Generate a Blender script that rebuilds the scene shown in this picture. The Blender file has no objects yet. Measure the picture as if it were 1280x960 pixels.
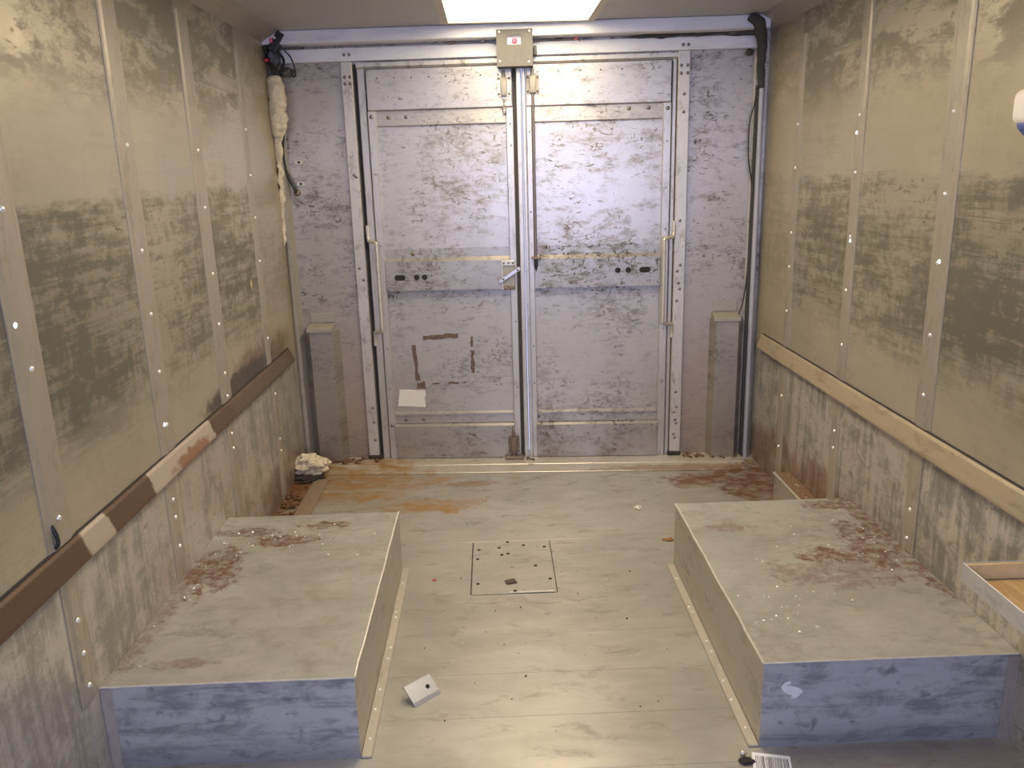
import bpy, bmesh, math, random
from mathutils import Vector, Matrix, noise as mnoise
R = math.radians
random.seed(7)
S = bpy.context.scene
COL = S.collection

# ------------------------------------------------------------------ camera
XL, XR, ZC = -1.1176, 1.2628, 2.1578
TH = -0.0593                                    # the rear wall stands a little askew
cam_d = bpy.data.cameras.new('camera')
cam = bpy.data.objects.new('camera', cam_d); COL.objects.link(cam)
yaw, pitch, roll, fpx = 0.0191, 0.2580, -0.0275, 1009.97
fw = Vector((math.sin(yaw)*math.cos(pitch), math.cos(yaw)*math.cos(pitch), -math.sin(pitch)))
rt = Vector((math.cos(yaw), -math.sin(yaw), 0)); up = rt.cross(fw)
r2 = rt*math.cos(roll) + up*math.sin(roll); u2 = -rt*math.sin(roll) + up*math.cos(roll)
m3 = Matrix((r2, u2, -fw)).transposed()
cam.matrix_world = Matrix.Translation((-0.0719, -4.1275, 1.5)) @ m3.to_4x4()
cam_d.sensor_fit = 'HORIZONTAL'; cam_d.sensor_width = 36.0
cam_d.lens = fpx/1280*36.0
cam_d.clip_start = .02
S.camera = cam

# ------------------------------------------------------------------ light
wld = bpy.data.worlds.new('world'); S.world = wld; wld.use_nodes = True
bgn = wld.node_tree.nodes['Background']
bgn.inputs[0].default_value = (0.50, 0.62, 1.0, 1); bgn.inputs[1].default_value = 1.5
SKY_E = 9.6                                    # roof light panel
SKY_C = (1.0, 0.85, 0.62)
def area(name, loc, rot, sx, sy, e, col):
    l = bpy.data.lights.new(name, 'AREA'); l.shape = 'RECTANGLE'; l.size = sx; l.size_y = sy
    l.energy = e; l.color = col
    o = bpy.data.objects.new(name, l); COL.objects.link(o); o.location = loc; o.rotation_euler = rot
    return o
# daylight entering through the windscreen behind the camera
area('windscreen_daylight', (0.07, -5.55, 1.35), (R(90), 0, 0), 1.9, 1.0, 54, (0.52, 0.59, 0.98))
vs = S.view_settings
S.display_settings.display_device = 'sRGB'
vs.view_transform = 'Standard'; vs.look = 'None'; vs.gamma = 1.0; vs.use_curve_mapping = False
vs.exposure = 0.12

# ------------------------------------------------------------------ material helpers
class G:
    def __init__(s, name, off=(0,0,0)):
        s.m = bpy.data.materials.new(name); s.m.use_nodes = True
        s.t = s.m.node_tree; s.b = s.t.nodes['Principled BSDF']
        tc = s.t.nodes.new('ShaderNodeTexCoord')
        va = s.t.nodes.new('ShaderNodeVectorMath'); va.operation = 'ADD'
        s.t.links.new(tc.outputs['Object'], va.inputs[0]); va.inputs[1].default_value = off
        s.P = va.outputs[0]
        sp = s.t.nodes.new('ShaderNodeSeparateXYZ'); s.t.links.new(s.P, sp.inputs[0])
        s.x, s.y, s.z = sp.outputs
    def _in(s, sock, v):
        if hasattr(v, 'is_linked'): s.t.links.new(v, sock)
        else:
            if isinstance(v, (tuple, list)) and len(v) == 3 and sock.type == 'RGBA': v = (*v, 1)
            sock.default_value = v
    def op(s, o, a, b=0.0, c=0.0):
        n = s.t.nodes.new('ShaderNodeMath'); n.operation = o
        s._in(n.inputs[0], a); s._in(n.inputs[1], b); s._in(n.inputs[2], c); return n.outputs[0]
    def mul(s, a, b): return s.op('MULTIPLY', a, b)
    def add(s, a, b): return s.op('ADD', a, b)
    def sub(s, a, b): return s.op('SUBTRACT', a, b)
    def mx(s, a, b): return s.op('MAXIMUM', a, b)
    def inv(s, a): return s.op('SUBTRACT', 1.0, a)
    def ss(s, v, a, b, lo=0.0, hi=1.0):
        n = s.t.nodes.new('ShaderNodeMapRange'); n.interpolation_type = 'SMOOTHSTEP'
        s._in(n.inputs[0], v); n.inputs[1].default_value = a; n.inputs[2].default_value = b
        n.inputs[3].default_value = lo; n.inputs[4].default_value = hi; return n.outputs[0]
    def band(s, v, a, b, soft):
        return s.mul(s.ss(v, a-soft, a+soft), s.ss(v, b-soft, b+soft, 1.0, 0.0))
    def n(s, sc=(1,1,1), detail=6, rough=.6, dist=0.0, seed=0.0):
        mp = s.t.nodes.new('ShaderNodeMapping'); s.t.links.new(s.P, mp.inputs[0])
        mp.inputs['Scale'].default_value = sc; mp.inputs['Location'].default_value = (seed*3.1, seed*7.7, seed*5.3)
        nn = s.t.nodes.new('ShaderNodeTexNoise'); s.t.links.new(mp.outputs[0], nn.inputs['Vector'])
        nn.inputs['Scale'].default_value = 1.0; nn.inputs['Detail'].default_value = detail
        nn.inputs['Roughness'].default_value = rough; nn.inputs['Distortion'].default_value = dist
        return nn.outputs['Fac']
    def mix(s, f, a, b):
        n = s.t.nodes.new('ShaderNodeMix'); n.data_type = 'RGBA'
        s._in(n.inputs[0], f); s._in(n.inputs[6], a); s._in(n.inputs[7], b); return n.outputs[2]
    def blob(s, c, r, k=.9, ns=14, seed=0.0, lo=1.0, hi=.55):
        """ragged patch round c with radii r"""
        v = s.t.nodes.new('ShaderNodeVectorMath'); v.operation = 'SUBTRACT'
        s.t.links.new(s.P, v.inputs[0]); v.inputs[1].default_value = c
        d = s.t.nodes.new('ShaderNodeVectorMath'); d.operation = 'DIVIDE'
        s.t.links.new(v.outputs[0], d.inputs[0]); d.inputs[1].default_value = r
        l = s.t.nodes.new('ShaderNodeVectorMath'); l.operation = 'LENGTH'; s.t.links.new(d.outputs[0], l.inputs[0])
        q = s.add(l.outputs['Value'], s.mul(s.sub(s.n((ns,ns,ns), 5, .65, 0, seed), .5), k*2))
        return s.ss(q, lo, hi)
    def out(s, col, rough=.5, metal=0.0, bump=None, bs=.15, bd=.004, emit=None, es=0.0, spec=.5):
        b = s.b
        s._in(b.inputs['Base Color'], col); s._in(b.inputs['Roughness'], rough); s._in(b.inputs['Metallic'], metal)
        b.inputs['Specular IOR Level'].default_value = spec
        if bump is not None:
            n = s.t.nodes.new('ShaderNodeBump'); n.inputs['Strength'].default_value = bs; n.inputs['Distance'].default_value = bd
            s._in(n.inputs['Height'], bump); s.t.links.new(n.outputs[0], b.inputs['Normal'])
        if emit is not None:
            s._in(b.inputs['Emission Color'], emit); b.inputs['Emission Strength'].default_value = es
        return s.m

METAL = .55
def plain_metal(name, col, rough=.42, metal=METAL, scuff=.35, st=(14,14,14), dark=None, off=(0,0,0), fine=60):
    g = G(name, off)
    a = g.n(st, 7, .65, .3, 1); f = g.n((st[0]*4, st[1]*4, st[2]*4), 4, .6, 0, 2)
    k = g.mul(g.ss(g.add(g.mul(a, .7), g.mul(f, .3)), .50, .68), scuff)
    dark = dark or tuple(c*.28 for c in col)
    c = g.mix(k, col, dark)
    c = g.mix(g.mul(g.ss(g.n((3,3,3), 3, .5, 0, 4), .4, .65), .22), c, tuple(min(1, v*1.3) for v in col))
    r = g.add(rough, g.mul(k, .25))
    return g.out(c, r, metal, g.n((fine,)*3, 3, .5), .05, .002)

def flat(name, col, rough=.6, metal=0.0, bump=0.0, vs_=40, var=.15):
    g = G(name)
    n = g.n((vs_,)*3, 4, .6)
    c = g.mix(g.mul(g.ss(n, .35, .7), var*2), col, tuple(v*.6 for v in col))
    return g.out(c, rough, metal, n if bump else None, bump, .01)

ALU = (.50, .485, .455)

def wall_mat(name, side):
    """scuffed sheet aluminium: cargo wear between knee and head height"""
    g = G(name)
    sgn = side
    # panel to panel tone (sheets 0.6 m wide)
    pid = g.op('FLOOR', g.op('DIVIDE', g.add(g.y, .51), .605))
    wn = g.t.nodes.new('ShaderNodeTexWhiteNoise'); wn.noise_dimensions = '1D'; g._in(wn.inputs['W'], g.add(pid, 11.3*sgn)); pv = wn.outputs['Value']
    edge = g.mul(g.sub(g.n((1,3,9), 6, .7, .3, 3), .5), .22)
    zz = g.add(g.z, edge)
    upper = g.mul(g.ss(zz, 1.425, 1.475, 1, 0), g.ss(zz, .72, 1.0))
    top = g.ss(zz, 1.60, 1.86)
    lowp = g.ss(g.z, .63, .60)
    streak = g.n((1, 2.6, 36), 10, .76, .2, 1+sgn)
    blot = g.n((1, 12, 17), 10, .80, .4, 5+sgn)
    comb = g.n((1, 34, 5), 7, .7, .2, 7)
    patch = g.n((1, 1.9, 2.6), 8, .68, .3, 9+sgn)
    diag = g.n((1, 4, 11), 10, .76, .25, 17+sgn)
    wear = g.add(g.add(g.mul(streak, .30), g.mul(blot, .30)), g.add(g.mul(patch, .28), g.mul(comb, .12)))
    spot = g.mul(g.ss(g.n((1, 16, 38), 6, .62, .5, 23+sgn), .585, .66), .82)
    lines = g.mul(g.ss(g.n((1, 1.1, 75), 5, .6, .25, 27+sgn), .60, .66), .7)
    core = g.mul(g.ss(zz, 1.36, 1.20), g.ss(zz, .78, 1.0))
    k_mid = g.mul(g.mx(g.add(g.add(.14, g.mul(core, .20)), g.mul(g.ss(wear, .45, .55), .62)), g.mx(spot, lines)), upper)
    near = g.mul(g.ss(g.y, -1.6, -1.95), .22)
    k_mid = g.add(k_mid, g.mul(near, upper))
    k_top = g.mul(g.mx(g.ss(g.add(g.mul(diag,.6), g.mul(patch,.4)), .45, .55), g.mx(spot, lines)), g.mul(top, .70))
    k_any = g.mul(g.ss(wear, .48, .62), .30)
    vstr = g.add(g.add(g.mul(g.n((1, 24, 2.4), 9, .74, .3, 4), .34), g.mul(g.n((1, 7, 8), 9, .78, .4, 6), .36)), g.mul(patch, .30))
    k_low = g.mul(g.mx(g.ss(vstr, .46, .56), spot), g.mul(lowp, .56 if side < 0 else .72))
    k = g.op('MINIMUM', g.mx(g.mx(k_mid, k_top), g.mx(g.mul(k_any, g.inv(lowp)), k_low)), 1.0)
    base = g.mix(g.ss(g.n((1,1.5,1.5), 4, .6, 0, 12), .35, .65), (.45,.405,.290), (.54,.485,.355))
    base = g.mix(g.mul(lowp, .8), base, (.58,.54,.49))
    base = g.mix(g.mul(pv, .22), base, (.36,.33,.27))
    corner = g.ss(g.y, -.52, -.49)
    base = g.mix(g.mul(g.mul(corner, g.inv(lowp)), .7), base, (.50,.43,.29))
    k = g.mul(k, g.ss(g.mul(corner, g.inv(lowp)), 0, 1, 1.0, .45))
    c = g.mix(g.mul(k, .80), base, (.085,.078,.068))
    # bright scratches
    sc = g.ss(g.n((1, 40, 10), 3, .5, 2.0, 15), .70, .76)
    c = g.mix(g.mul(sc, .3), c, (.58,.54,.46))
    if side < 0:
        rust = g.mx(g.blob((XL,-.62,.70), (.3,.55,.13), .7, 13, 1), g.mx(g.blob((XL,-1.05,.685), (.3,.35,.07), .6, 16, 2), g.blob((XL,-.46,.35), (.3,.05,.40), .6, 11, 3)))
        c = g.mix(g.mul(rust, .62), c, (.17,.088,.042))
        soot = g.blob((XL,-.85,.70), (.3,.55,.06), .7, 20, 6)
        c = g.mix(g.mul(soot, .7), c, (.05,.042,.035))
        rb = g.blob((XL,-.42,.07), (.3,.45,.16), .7, 12, 5)
        c = g.mix(g.mul(rb, .55), c, (.22,.105,.05))
    else:
        rb = g.mx(g.blob((XR,-.55,.08), (.3,.75,.20), .7, 12, 5), g.blob((XR,-1.0,.20), (.3,.30,.10), .7, 12, 7))
        c = g.mix(g.mul(rb, .60), c, (.21,.10,.045))
    # oil-can waviness of the thin sheet
    h = g.add(g.mul(g.n((1,3.3,2.2), 2, .5, 0, 20), 1.0), g.mul(comb, .02))
    return g.out(c, g.add(.31, g.mul(k, .35)), .45, h, .5, .02)

def back_mat(name, off=(0,0,0), sc=1.0, tint=(.42,.395,.385), warm=0.0):
    g = G(name, off)
    a = g.n((9, 1, 24), 10, .78, .3, 1); b = g.n((34, 1, 70), 8, .7, .3, 2); p = g.n((2.6, 1, 2.6), 7, .70, .2, 3)
    d = g.mx(g.n((24, 1, 72), 6, .62, .5, 8), g.mul(g.n((54, 1, 36), 5, .6, .7, 18), .97))
    k = g.mul(g.ss(g.add(g.mul(a,.48), g.add(g.mul(b,.24), g.mul(p,.28))), .48, .60), .58*sc)
    k = g.mx(k, g.mul(g.ss(g.add(g.mul(d, .62), g.mul(p, .38)), .565, .610), .80*sc))
    c = g.mix(k, tint, (.105,.095,.09))
    c = g.mix(g.mul(g.ss(g.n((4,1,3), 6, .66, .4, 5), .45, .7), .35), c, tuple(v*1.2 for v in tint))
    c = g.mix(g.mul(g.ss(g.n((60,1,9), 3, .5, 1.0, 6), .71, .76), .3), c, (.62,.60,.57))
    if warm: c = g.mix(g.mul(g.ss(g.z, 1.0, .5), warm), c, (.46,.36,.285))
    lo = g.ss(g.z, .35, .0)
    c = g.mix(g.mul(g.mul(lo, g.ss(p, .3, .6)), .4), c, (.25,.19,.13))
    h = g.add(g.mul(g.n((3.5,1,3.0), 2, .5, 0, 9), 1.0), g.mul(b, .04))
    return g.out(c, g.add(.31, g.mul(k, .4)), .48, h, .30, .012)

def floor_mat(name, off=(0,0,0), lift=1.0):
    g = G(name, off)
    a = g.n((4,10,1), 8, .65, .5, 1); p = g.n((1.6,1.8,1), 4, .6, .3, 2); f = g.n((60,60,1), 3, .6, 0, 3)
    w = g.add(g.mul(a,.55), g.mul(p,.45))
    base = g.mix(g.ss(w, .36, .66), (.36,.34,.29), (.48,.455,.395))
    if lift != 1.0: base = g.mix(.6, base, (.66,.60,.48))
    k = g.mul(g.ss(g.n((7,16,1), 8, .7, .6, 4), .52, .68), .52)
    c = g.mix(k, base, (.25,.225,.18))
    sp = g.ss(g.n((26,26,1), 2, .5, 0, 6), .735, .765)
    c = g.mix(g.mul(sp, .55), c, (.13,.095,.06))
    r1 = g.mx(g.blob((-.82,-.30,0), (.55,.32,.5), .9, 8, 1), g.blob((-.45,-.62,0), (.35,.12,.5), .9, 11, 2))
    r1 = g.mul(r1, g.ss(g.n((9,18,1), 8, .72, .4, 31), .30, .62))
    c = g.mix(g.mul(r1, .95), c, (.40,.225,.060))
    r2 = g.mx(g.blob((-1.06,-.45,0), (.14,.55,.5), .6, 14, 3), g.mx(g.blob((1.16,-.42,0), (.22,.34,.5), .8, 12, 4), g.blob((.98,-.42,0), (.35,.10,.5), .9, 13, 5)))
    r2 = g.mul(r2, g.ss(g.n((14,22,1), 8, .74, .4, 33), .30, .60))
    c = g.mix(g.mul(r2, .95), c, (.19,.070,.022))
    r3 = g.mx(g.blob((-.22,-.36,0), (.16,.05,.5), .8, 15, 6), g.blob((.9,-.2,0), (.5,.06,.5), .8, 15, 7))
    c = g.mix(g.mul(r3, .6), c, (.30,.16,.065))
    dk = g.mul(g.mul(g.ss(g.y, -2.30, -2.34), g.ss(g.x, .45, .72)), g.ss(g.n((9,14,1), 7, .7, .3, 41), .30, .50, .55, 1.0))
    c = g.mix(g.mul(dk, .55), c, (.20,.165,.15))
    h = g.add(g.mul(g.n((3,2.2,1), 2, .5, 0, 8), 1.0), g.mul(f, .03))
    return g.out(c, g.add(.36, g.mul(k, .5)), .40, h, .25, .01)

def boxtop_mat(name, off, side):
    g = G(name, off)
    a = g.n((6,9,1), 9, .72, .5, 1+side); p = g.n((2.6,3.4,1), 8, .68, .4, 2+side)
    base = g.mix(g.ss(g.add(g.mul(a,.5), g.mul(p,.5)), .38, .64), (.40,.385,.345), (.52,.505,.455))
    k = g.mul(g.ss(g.add(g.mul(g.n((9,14,1), 8, .74, .6, 4+side), .6), g.mul(g.n((2.4,3,1), 6, .68, .3, 9+side), .4)), .48, .64), .52)
    c = g.mix(k, base, (.20,.165,.12))
    if side < 0:
        bl = [((-1.03,-1.66,.25),(.085,.19,.4)), ((-.86,-1.46,.25),(.14,.05,.4)), ((-.72,-1.34,.25),(.12,.035,.4)), ((-1.0,-1.38,.25),(.14,.04,.4)), ((-.95,-2.2,.25),(.12,.03,.4)), ((-1.10,-1.9,.25),(.04,.4,.4))]
    else:
        bl = [((1.15,-1.68,.25),(.075,.22,.4)), ((1.24,-1.6,.25),(.05,.45,.4)), ((1.0,-1.74,.25),(.10,.06,.4)), ((1.20,-1.33,.25),(.16,.06,.4)), ((.83,-1.85,.25),(.08,.09,.4)), ((.72,-1.5,.25),(.08,.04,.4)), ((1.05,-1.85,.25),(.18,.12,.4))]
    r = None
    for i,(cc,rr) in enumerate(bl):
        q = g.blob(cc, rr, 1.1, 22, i+1, 1.0, .75)
        if i >= 4: q = g.mul(q, .55)
        r = q if r is None else g.mx(r, q)
    r = g.mul(r, g.ss(g.n((30,34,1), 8, .74, .4, 13), .34, .62))
    c = g.mix(g.mul(r, .90), c, (.17,.065,.028))
    h = g.n((3,2.6,1), 2, .5, 0, 8)
    return g.out(c, g.add(.38, g.mul(k, .5)), .42, h, .25, .012)

def boxfront_mat(name, off):
    g = G(name, off)
    a = g.n((3.5,1,22), 8, .68, .5, 1); b = g.n((10,1,14), 8, .7, .6, 2); d = g.n((18,1,26), 3, .5, .6, 3)
    k = g.mx(g.mul(g.ss(g.add(g.mul(a,.55), g.mul(b,.45)), .44, .60), .70), g.mul(g.ss(d, .56, .74), .75))
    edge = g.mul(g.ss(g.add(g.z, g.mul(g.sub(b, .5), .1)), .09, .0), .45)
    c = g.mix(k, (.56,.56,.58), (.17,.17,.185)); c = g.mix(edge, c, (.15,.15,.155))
    return g.out(c, g.add(.38, g.mul(k,.3)), .40, g.n((3,1,3), 2, .5), .2, .01)

# ------------------------------------------------------------------ mesh helpers
RB = Matrix.Rotation(TH, 4, 'Z')
ORIG = {}
class MB:
    def __init__(s): s.bm = bmesh.new()
    def box(s, x0, x1, y0, y1, z0, z1, bev=0.0, seg=1):
        t = bmesh.new()
        bmesh.ops.create_cube(t, size=1.0, matrix=Matrix.Translation(((x0+x1)/2,(y0+y1)/2,(z0+z1)/2)) @ Matrix.Diagonal((abs(x1-x0),abs(y1-y0),abs(z1-z0),1)))
        if bev: bmesh.ops.bevel(t, geom=t.edges[:], offset=bev, segments=seg, affect='EDGES', profile=.5)
        s._merge(t); return s
    def _merge(s, t, M=None):
        if M is not None: bmesh.ops.transform(t, matrix=M, verts=t.verts)
        me = bpy.data.meshes.new('tmp'); t.to_mesh(me); t.free(); s.bm.from_mesh(me); bpy.data.meshes.remove(me)
    def cyl(s, p0, p1, r, n=12, r2_=None, bev=0.0):
        p0, p1 = Vector(p0), Vector(p1); d = p1-p0
        t = bmesh.new()
        bmesh.ops.create_cone(t, cap_ends=True, segments=n, radius1=r, radius2=r if r2_ is None else r2_, depth=d.length)
        if bev: bmesh.ops.bevel(t, geom=[e for e in t.edges if len([f for f in e.link_faces if len(f.verts) > 4]) > 0], offset=bev, segments=2, affect='EDGES')
        s._merge(t, Matrix.Translation((p0+p1)/2) @ d.to_track_quat('Z','Y').to_matrix().to_4x4()); return s
    def dome(s, c, nrm, r, h, n=10):
        t = bmesh.new(); bmesh.ops.create_uvsphere(t, u_segments=n, v_segments=6, radius=1.0)
        bmesh.ops.delete(t, geom=[v for v in t.verts if v.co.z < -.01], context='VERTS')
        bmesh.ops.holes_fill(t, edges=t.edges, sides=0)
        s._merge(t, Matrix.Translation(Vector(c)) @ Vector(nrm).to_track_quat('Z','Y').to_matrix().to_4x4() @ Matrix.Diagonal((r,r,h,1))); return s
    def tube(s, pts, r, n=8, radii=None, sub=4, smooth=True):
        P = [Vector(p) for p in pts]
        if smooth and len(P) > 2:
            Q, RR = [], []
            rr = radii or [r]*len(P)
            for i in range(len(P)-1):
                a, b, c, d = P[max(i-1,0)], P[i], P[i+1], P[min(i+2,len(P)-1)]
                for j in range(sub):
                    t = j/sub
                    Q.append(.5*((2*b)+(c-a)*t+(2*a-5*b+4*c-d)*t*t+(3*b-a-3*c+d)*t**3)); RR.append(rr[i]*(1-t)+rr[i+1]*t)
            Q.append(P[-1]); RR.append(rr[-1])
        else: Q, RR = P, (radii or [r]*len(P))
        bm = s.bm; rings = []; prev = None
        for i, q in enumerate(Q):
            tg = (Q[min(i+1,len(Q)-1)]-Q[max(i-1,0)]).normalized()
            if prev is None:
                prev = tg.orthogonal().normalized()
            else:
                prev = (prev - tg*prev.dot(tg)); prev = prev.normalized() if prev.length > 1e-6 else tg.orthogonal().normalized()
            bt = tg.cross(prev)
            rings.append([bm.verts.new(q + (prev*math.cos(2*math.pi*k/n)+bt*math.sin(2*math.pi*k/n))*RR[i]) for k in range(n)])
        for a, b in zip(rings, rings[1:]):
            for k in range(n): bm.faces.new((a[k], a[(k+1)%n], b[(k+1)%n], b[k]))
        bm.faces.new(rings[0][::-1]); bm.faces.new(rings[-1]); return s
    def prism(s, poly, a0, a1, axis='x', bev=0.0):
        """poly in the two other axes (in order): x->(y,z) y->(x,z) z->(x,y)"""
        def mk(p, a): return {'x':(a,p[0],p[1]), 'y':(p[0],a,p[1]), 'z':(p[0],p[1],a)}[axis]
        t = bmesh.new()
        A = [t.verts.new(mk(p,a0)) for p in poly]; B = [t.verts.new(mk(p,a1)) for p in poly]
        t.faces.new(A); t.faces.new(B[::-1]); n = len(poly)
        for i in range(n): t.faces.new((A[i], B[i], B[(i+1)%n], A[(i+1)%n]))
        bmesh.ops.recalc_face_normals(t, faces=t.faces)
        if bev: bmesh.ops.bevel(t, geom=t.edges[:], offset=bev, segments=1, affect='EDGES')
        s._merge(t); return s
    def lump(s, c, r, amp=.3, fr=2.0, seed=0, sub=4):
        t = bmesh.new(); bmesh.ops.create_icosphere(t, subdivisions=sub, radius=1.0)
        for v in t.verts:
            d = v.co.normalized()
            k = 1 + amp*mnoise.fractal(d*fr + Vector((seed*3.3, seed, -seed)), 1.0, 2.0, 4)
            v.co = Vector((d.x*r[0]*k, d.y*r[1]*k, d.z*r[2]*k))
        s._merge(t, Matrix.Translation(Vector(c))); return s
    def xf(s, M):
        bmesh.ops.transform(s.bm, matrix=M, verts=s.bm.verts); return s
    def build(s, name, mat, parent=None, frame='W', origin=None, smooth=False, angle=40):
        bm = s.bm
        bmesh.ops.recalc_face_normals(bm, faces=bm.faces)
        o3 = Vector(ORIG[parent.name]) if parent is not None else Vector(origin or (0,0,0))
        bmesh.ops.translate(bm, vec=-o3, verts=bm.verts)
        me = bpy.data.meshes.new(name); bm.to_mesh(me); bm.free()
        me.materials.append(mat)
        o = bpy.data.objects.new(name, me); COL.objects.link(o)
        if parent is not None:
            o.parent = parent; ORIG[o.name] = tuple(o3)
        else:
            ORIG[o.name] = tuple(o3)
            if frame == 'B': o.location = RB @ o3; o.rotation_euler = (0,0,TH)
            else: o.location = o3
        if smooth:
            me.polygons.foreach_set('use_smooth', [True]*len(me.polygons))
            me.set_sharp_from_angle(angle=R(angle))
        return o
def tag(o, label=None, cat=None, group=None, kind=None):
    if label: o['label'] = label
    if cat: o['category'] = cat
    if group: o['group'] = group
    if kind: o['kind'] = kind
    return o
def empty(name, origin, frame='W', **kw):
    o = bpy.data.objects.new(name, None); COL.objects.link(o); o.empty_display_size = .05
    ORIG[o.name] = tuple(origin)
    if frame == 'B': o.location = RB @ Vector(origin); o.rotation_euler = (0,0,TH)
    else: o.location = origin
    tag(o, **kw); return o
def struct(o): o['kind'] = 'structure'; return o
def copy_tree(o, parent=None):
    c = o.copy(); COL.objects.link(c); ORIG[c.name] = ORIG.get(o.name, (0,0,0))
    if parent is not None: c.parent = parent
    for ch in [x for x in COL.objects if x.parent == o]: copy_tree(ch, c)
    return c
def dots(mesh_o, parent, pts, frame='W'):
    """copies of a small part, placed in the parent's frame"""
    po = Vector(ORIG[parent.name])
    for i, p in enumerate(pts):
        o = mesh_o if i == 0 else mesh_o.copy()
        if i: COL.objects.link(o)
        o.parent = parent; o.location = Vector(p) - po
def dot_mesh(name, mat, nrm, r, h, n=10):
    return MB().dome((0,0,0), nrm, r, h, n).build(name, mat, smooth=True)

# ------------------------------------------------------------------ shared materials
m_wl = wall_mat('scuffed_sheet_left', -1); m_wr = wall_mat('scuffed_sheet_right', 1)
m_bk = back_mat('scuffed_rear_panel', (0,0,0), 1.1, (.43,.39,.35), .55)
m_floor = floor_mat('worn_aluminium_floor')
m_rib = plain_metal('batten_metal', (.43,.385,.31), .42, .5, .35, (1,20,9))
m_post = plain_metal('post_metal', (.56,.52,.47), .42, .45, .75, (22,22,12))
m_frame = plain_metal('frame_metal', (.52,.485,.45), .36, METAL, .4, (24,10,10))
m_strip = plain_metal('strip_metal', (.60,.56,.48), .40, .5, .35, (20,20,20))
m_head = plain_metal('header_metal', (.70,.69,.70), .45, .15, .25, (5,10,18))
m_cap = plain_metal('cap_metal', (.36,.33,.27), .5, .3, .4, (20,20,20))
m_gap = flat('dark_gap', (.05,.045,.042), .7)
m_dirt_cavity = flat('grime_and_cavity_black', (.035,.028,.022), .9, 0, .6, 50)
m_steel = plain_metal('bright_steel', (.66,.64,.60), .28, .85, .25, (40,40,40))
m_seam = flat('bare_edge', (.74,.70,.62), .4, .3, var=.2)
m_rust = plain_metal('rusty_steel', (.22,.165,.125), .55, .5, .6, (60,60,60), dark=(.07,.04,.025))
m_rivet = flat('rivet_metal', (.86,.83,.76), .35, .55, var=.03)
m_bolt = flat('bolt_metal', (.26,.23,.21), .4, .8)
m_black = flat('black_plastic', (.018,.018,.017), .45)
m_hole = flat('hole_dark', (.02,.018,.017), .9)
m_foam = flat('cream_foam', (.70,.61,.43), .85, 0, .8, 45, .3)
m_paper = flat('paper_white', (.72,.68,.60), .8, var=.1, vs_=12)
m_tape = flat('brown_tape_residue', (.16,.105,.075), .8, var=.5, vs_=70)

# ------------------------------------------------------------------ room shell
YN = -5.0
fl = MB()
ys = [-2.78,-2.573,-2.363,-2.147,-1.942,-1.723,-1.504]
fl.box(XL-.05, XR+.05, YN-1.2, .12, -.05, -.003)
edges = [YN-.6, -4.4, -4.0, -3.6, -3.2, -2.98] + ys + [-1.26, -1.02, .12]
for a, b in zip(edges, edges[1:]): fl.box(XL-.05, XR+.05, a+.0002, b-.0002, -.02, 0, .0006)
struct(fl.build('floor', m_floor))

struct(MB().box(XL-.04, XL, YN, .12, 0, ZC).build('wall_left', m_wl))
struct(MB().box(XR, XR+.04, YN, .02, 0, ZC).build('wall_right', m_wr))
m_ceil = plain_metal('ceiling_paint', (.48,.47,.45), .5, .25, .12, (2,3,2))
SX0, SX1, SY0, SY1 = -.242, .394, -2.55, -.195
c_ = MB()
t = bmesh.new()
def ringplate(t, ox0, ox1, oy0, oy1, ix0, ix1, iy0, iy1, z0, z1):
    o = [(ox0,oy0),(ox1,oy0),(ox1,oy1),(ox0,oy1)]; i = [(ix0,iy0),(ix1,iy0),(ix1,iy1),(ix0,iy1)]
    V = [[t.verts.new((*p, z)) for p in q] for z in (z0, z1) for q in (o, i)]
    ob, ib, ot, it = V
    for k in range(4):
        j = (k+1) % 4
        t.faces.new((ob[k], ob[j], ib[j], ib[k])); t.faces.new((ot[j], ot[k], it[k], it[j]))
        t.faces.new((ob[j], ob[k], ot[k], ot[j])); t.faces.new((ib[k], ib[j], it[j], it[k]))
ringplate(t, XL-.04, XR+.04, YN, .12, SX0, SX1, SY0, SY1, ZC, ZC+.05)
c_._merge(t); struct(c_.build('ceiling', m_ceil))
# angled cove between side walls and roof
cv = .085
struct(MB().prism([(XL,ZC),(XL,ZC-.05),(XL+cv,ZC)], YN, .0, 'y').build('trim_1', m_rib))
struct(MB().prism([(XR,ZC),(XR,ZC-.05),(XR-cv,ZC)], YN, -.10, 'y').build('trim_2', m_rib))

# roof light panel
lamp = empty('roof_light', (.076, -1.37, ZC), label='long glowing rectangular light panel let into the ceiling', cat='ceiling light')
g = G('lit_panel'); m_lit = g.out((.8,.78,.7), .6, 0, None, emit=SKY_C, es=SKY_E)
MB().box(SX0, SX1, SY0, SY1, ZC+.012, ZC+.03).build('diffuser', m_lit, lamp)
m_lfr = flat('light_frame_paint', (.62,.56,.44), .5)
f_ = MB(); t = bmesh.new()
ringplate(t, SX0-.03, SX1+.03, SY0-.03, SY1+.025, SX0+.004, SX1-.004, SY0+.004, SY1-.004, ZC-.010, ZC+.008)
f_._merge(t); f_.build('frame', m_lfr, lamp)

# front bulkhead with the windscreen opening, behind the camera
t = bmesh.new(); w_ = MB()
ringplate(t, XL-.04, XR+.04, 0, ZC, -.88, 1.02, .85, 1.85, 0, .03)
w_._merge(t, Matrix.Translation((0, YN, 0)) @ Matrix.Rotation(R(90), 4, 'X'))
struct(w_.build('wall_front', flat('front_bulkhead', (.42,.40,.37), .6)))

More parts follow.
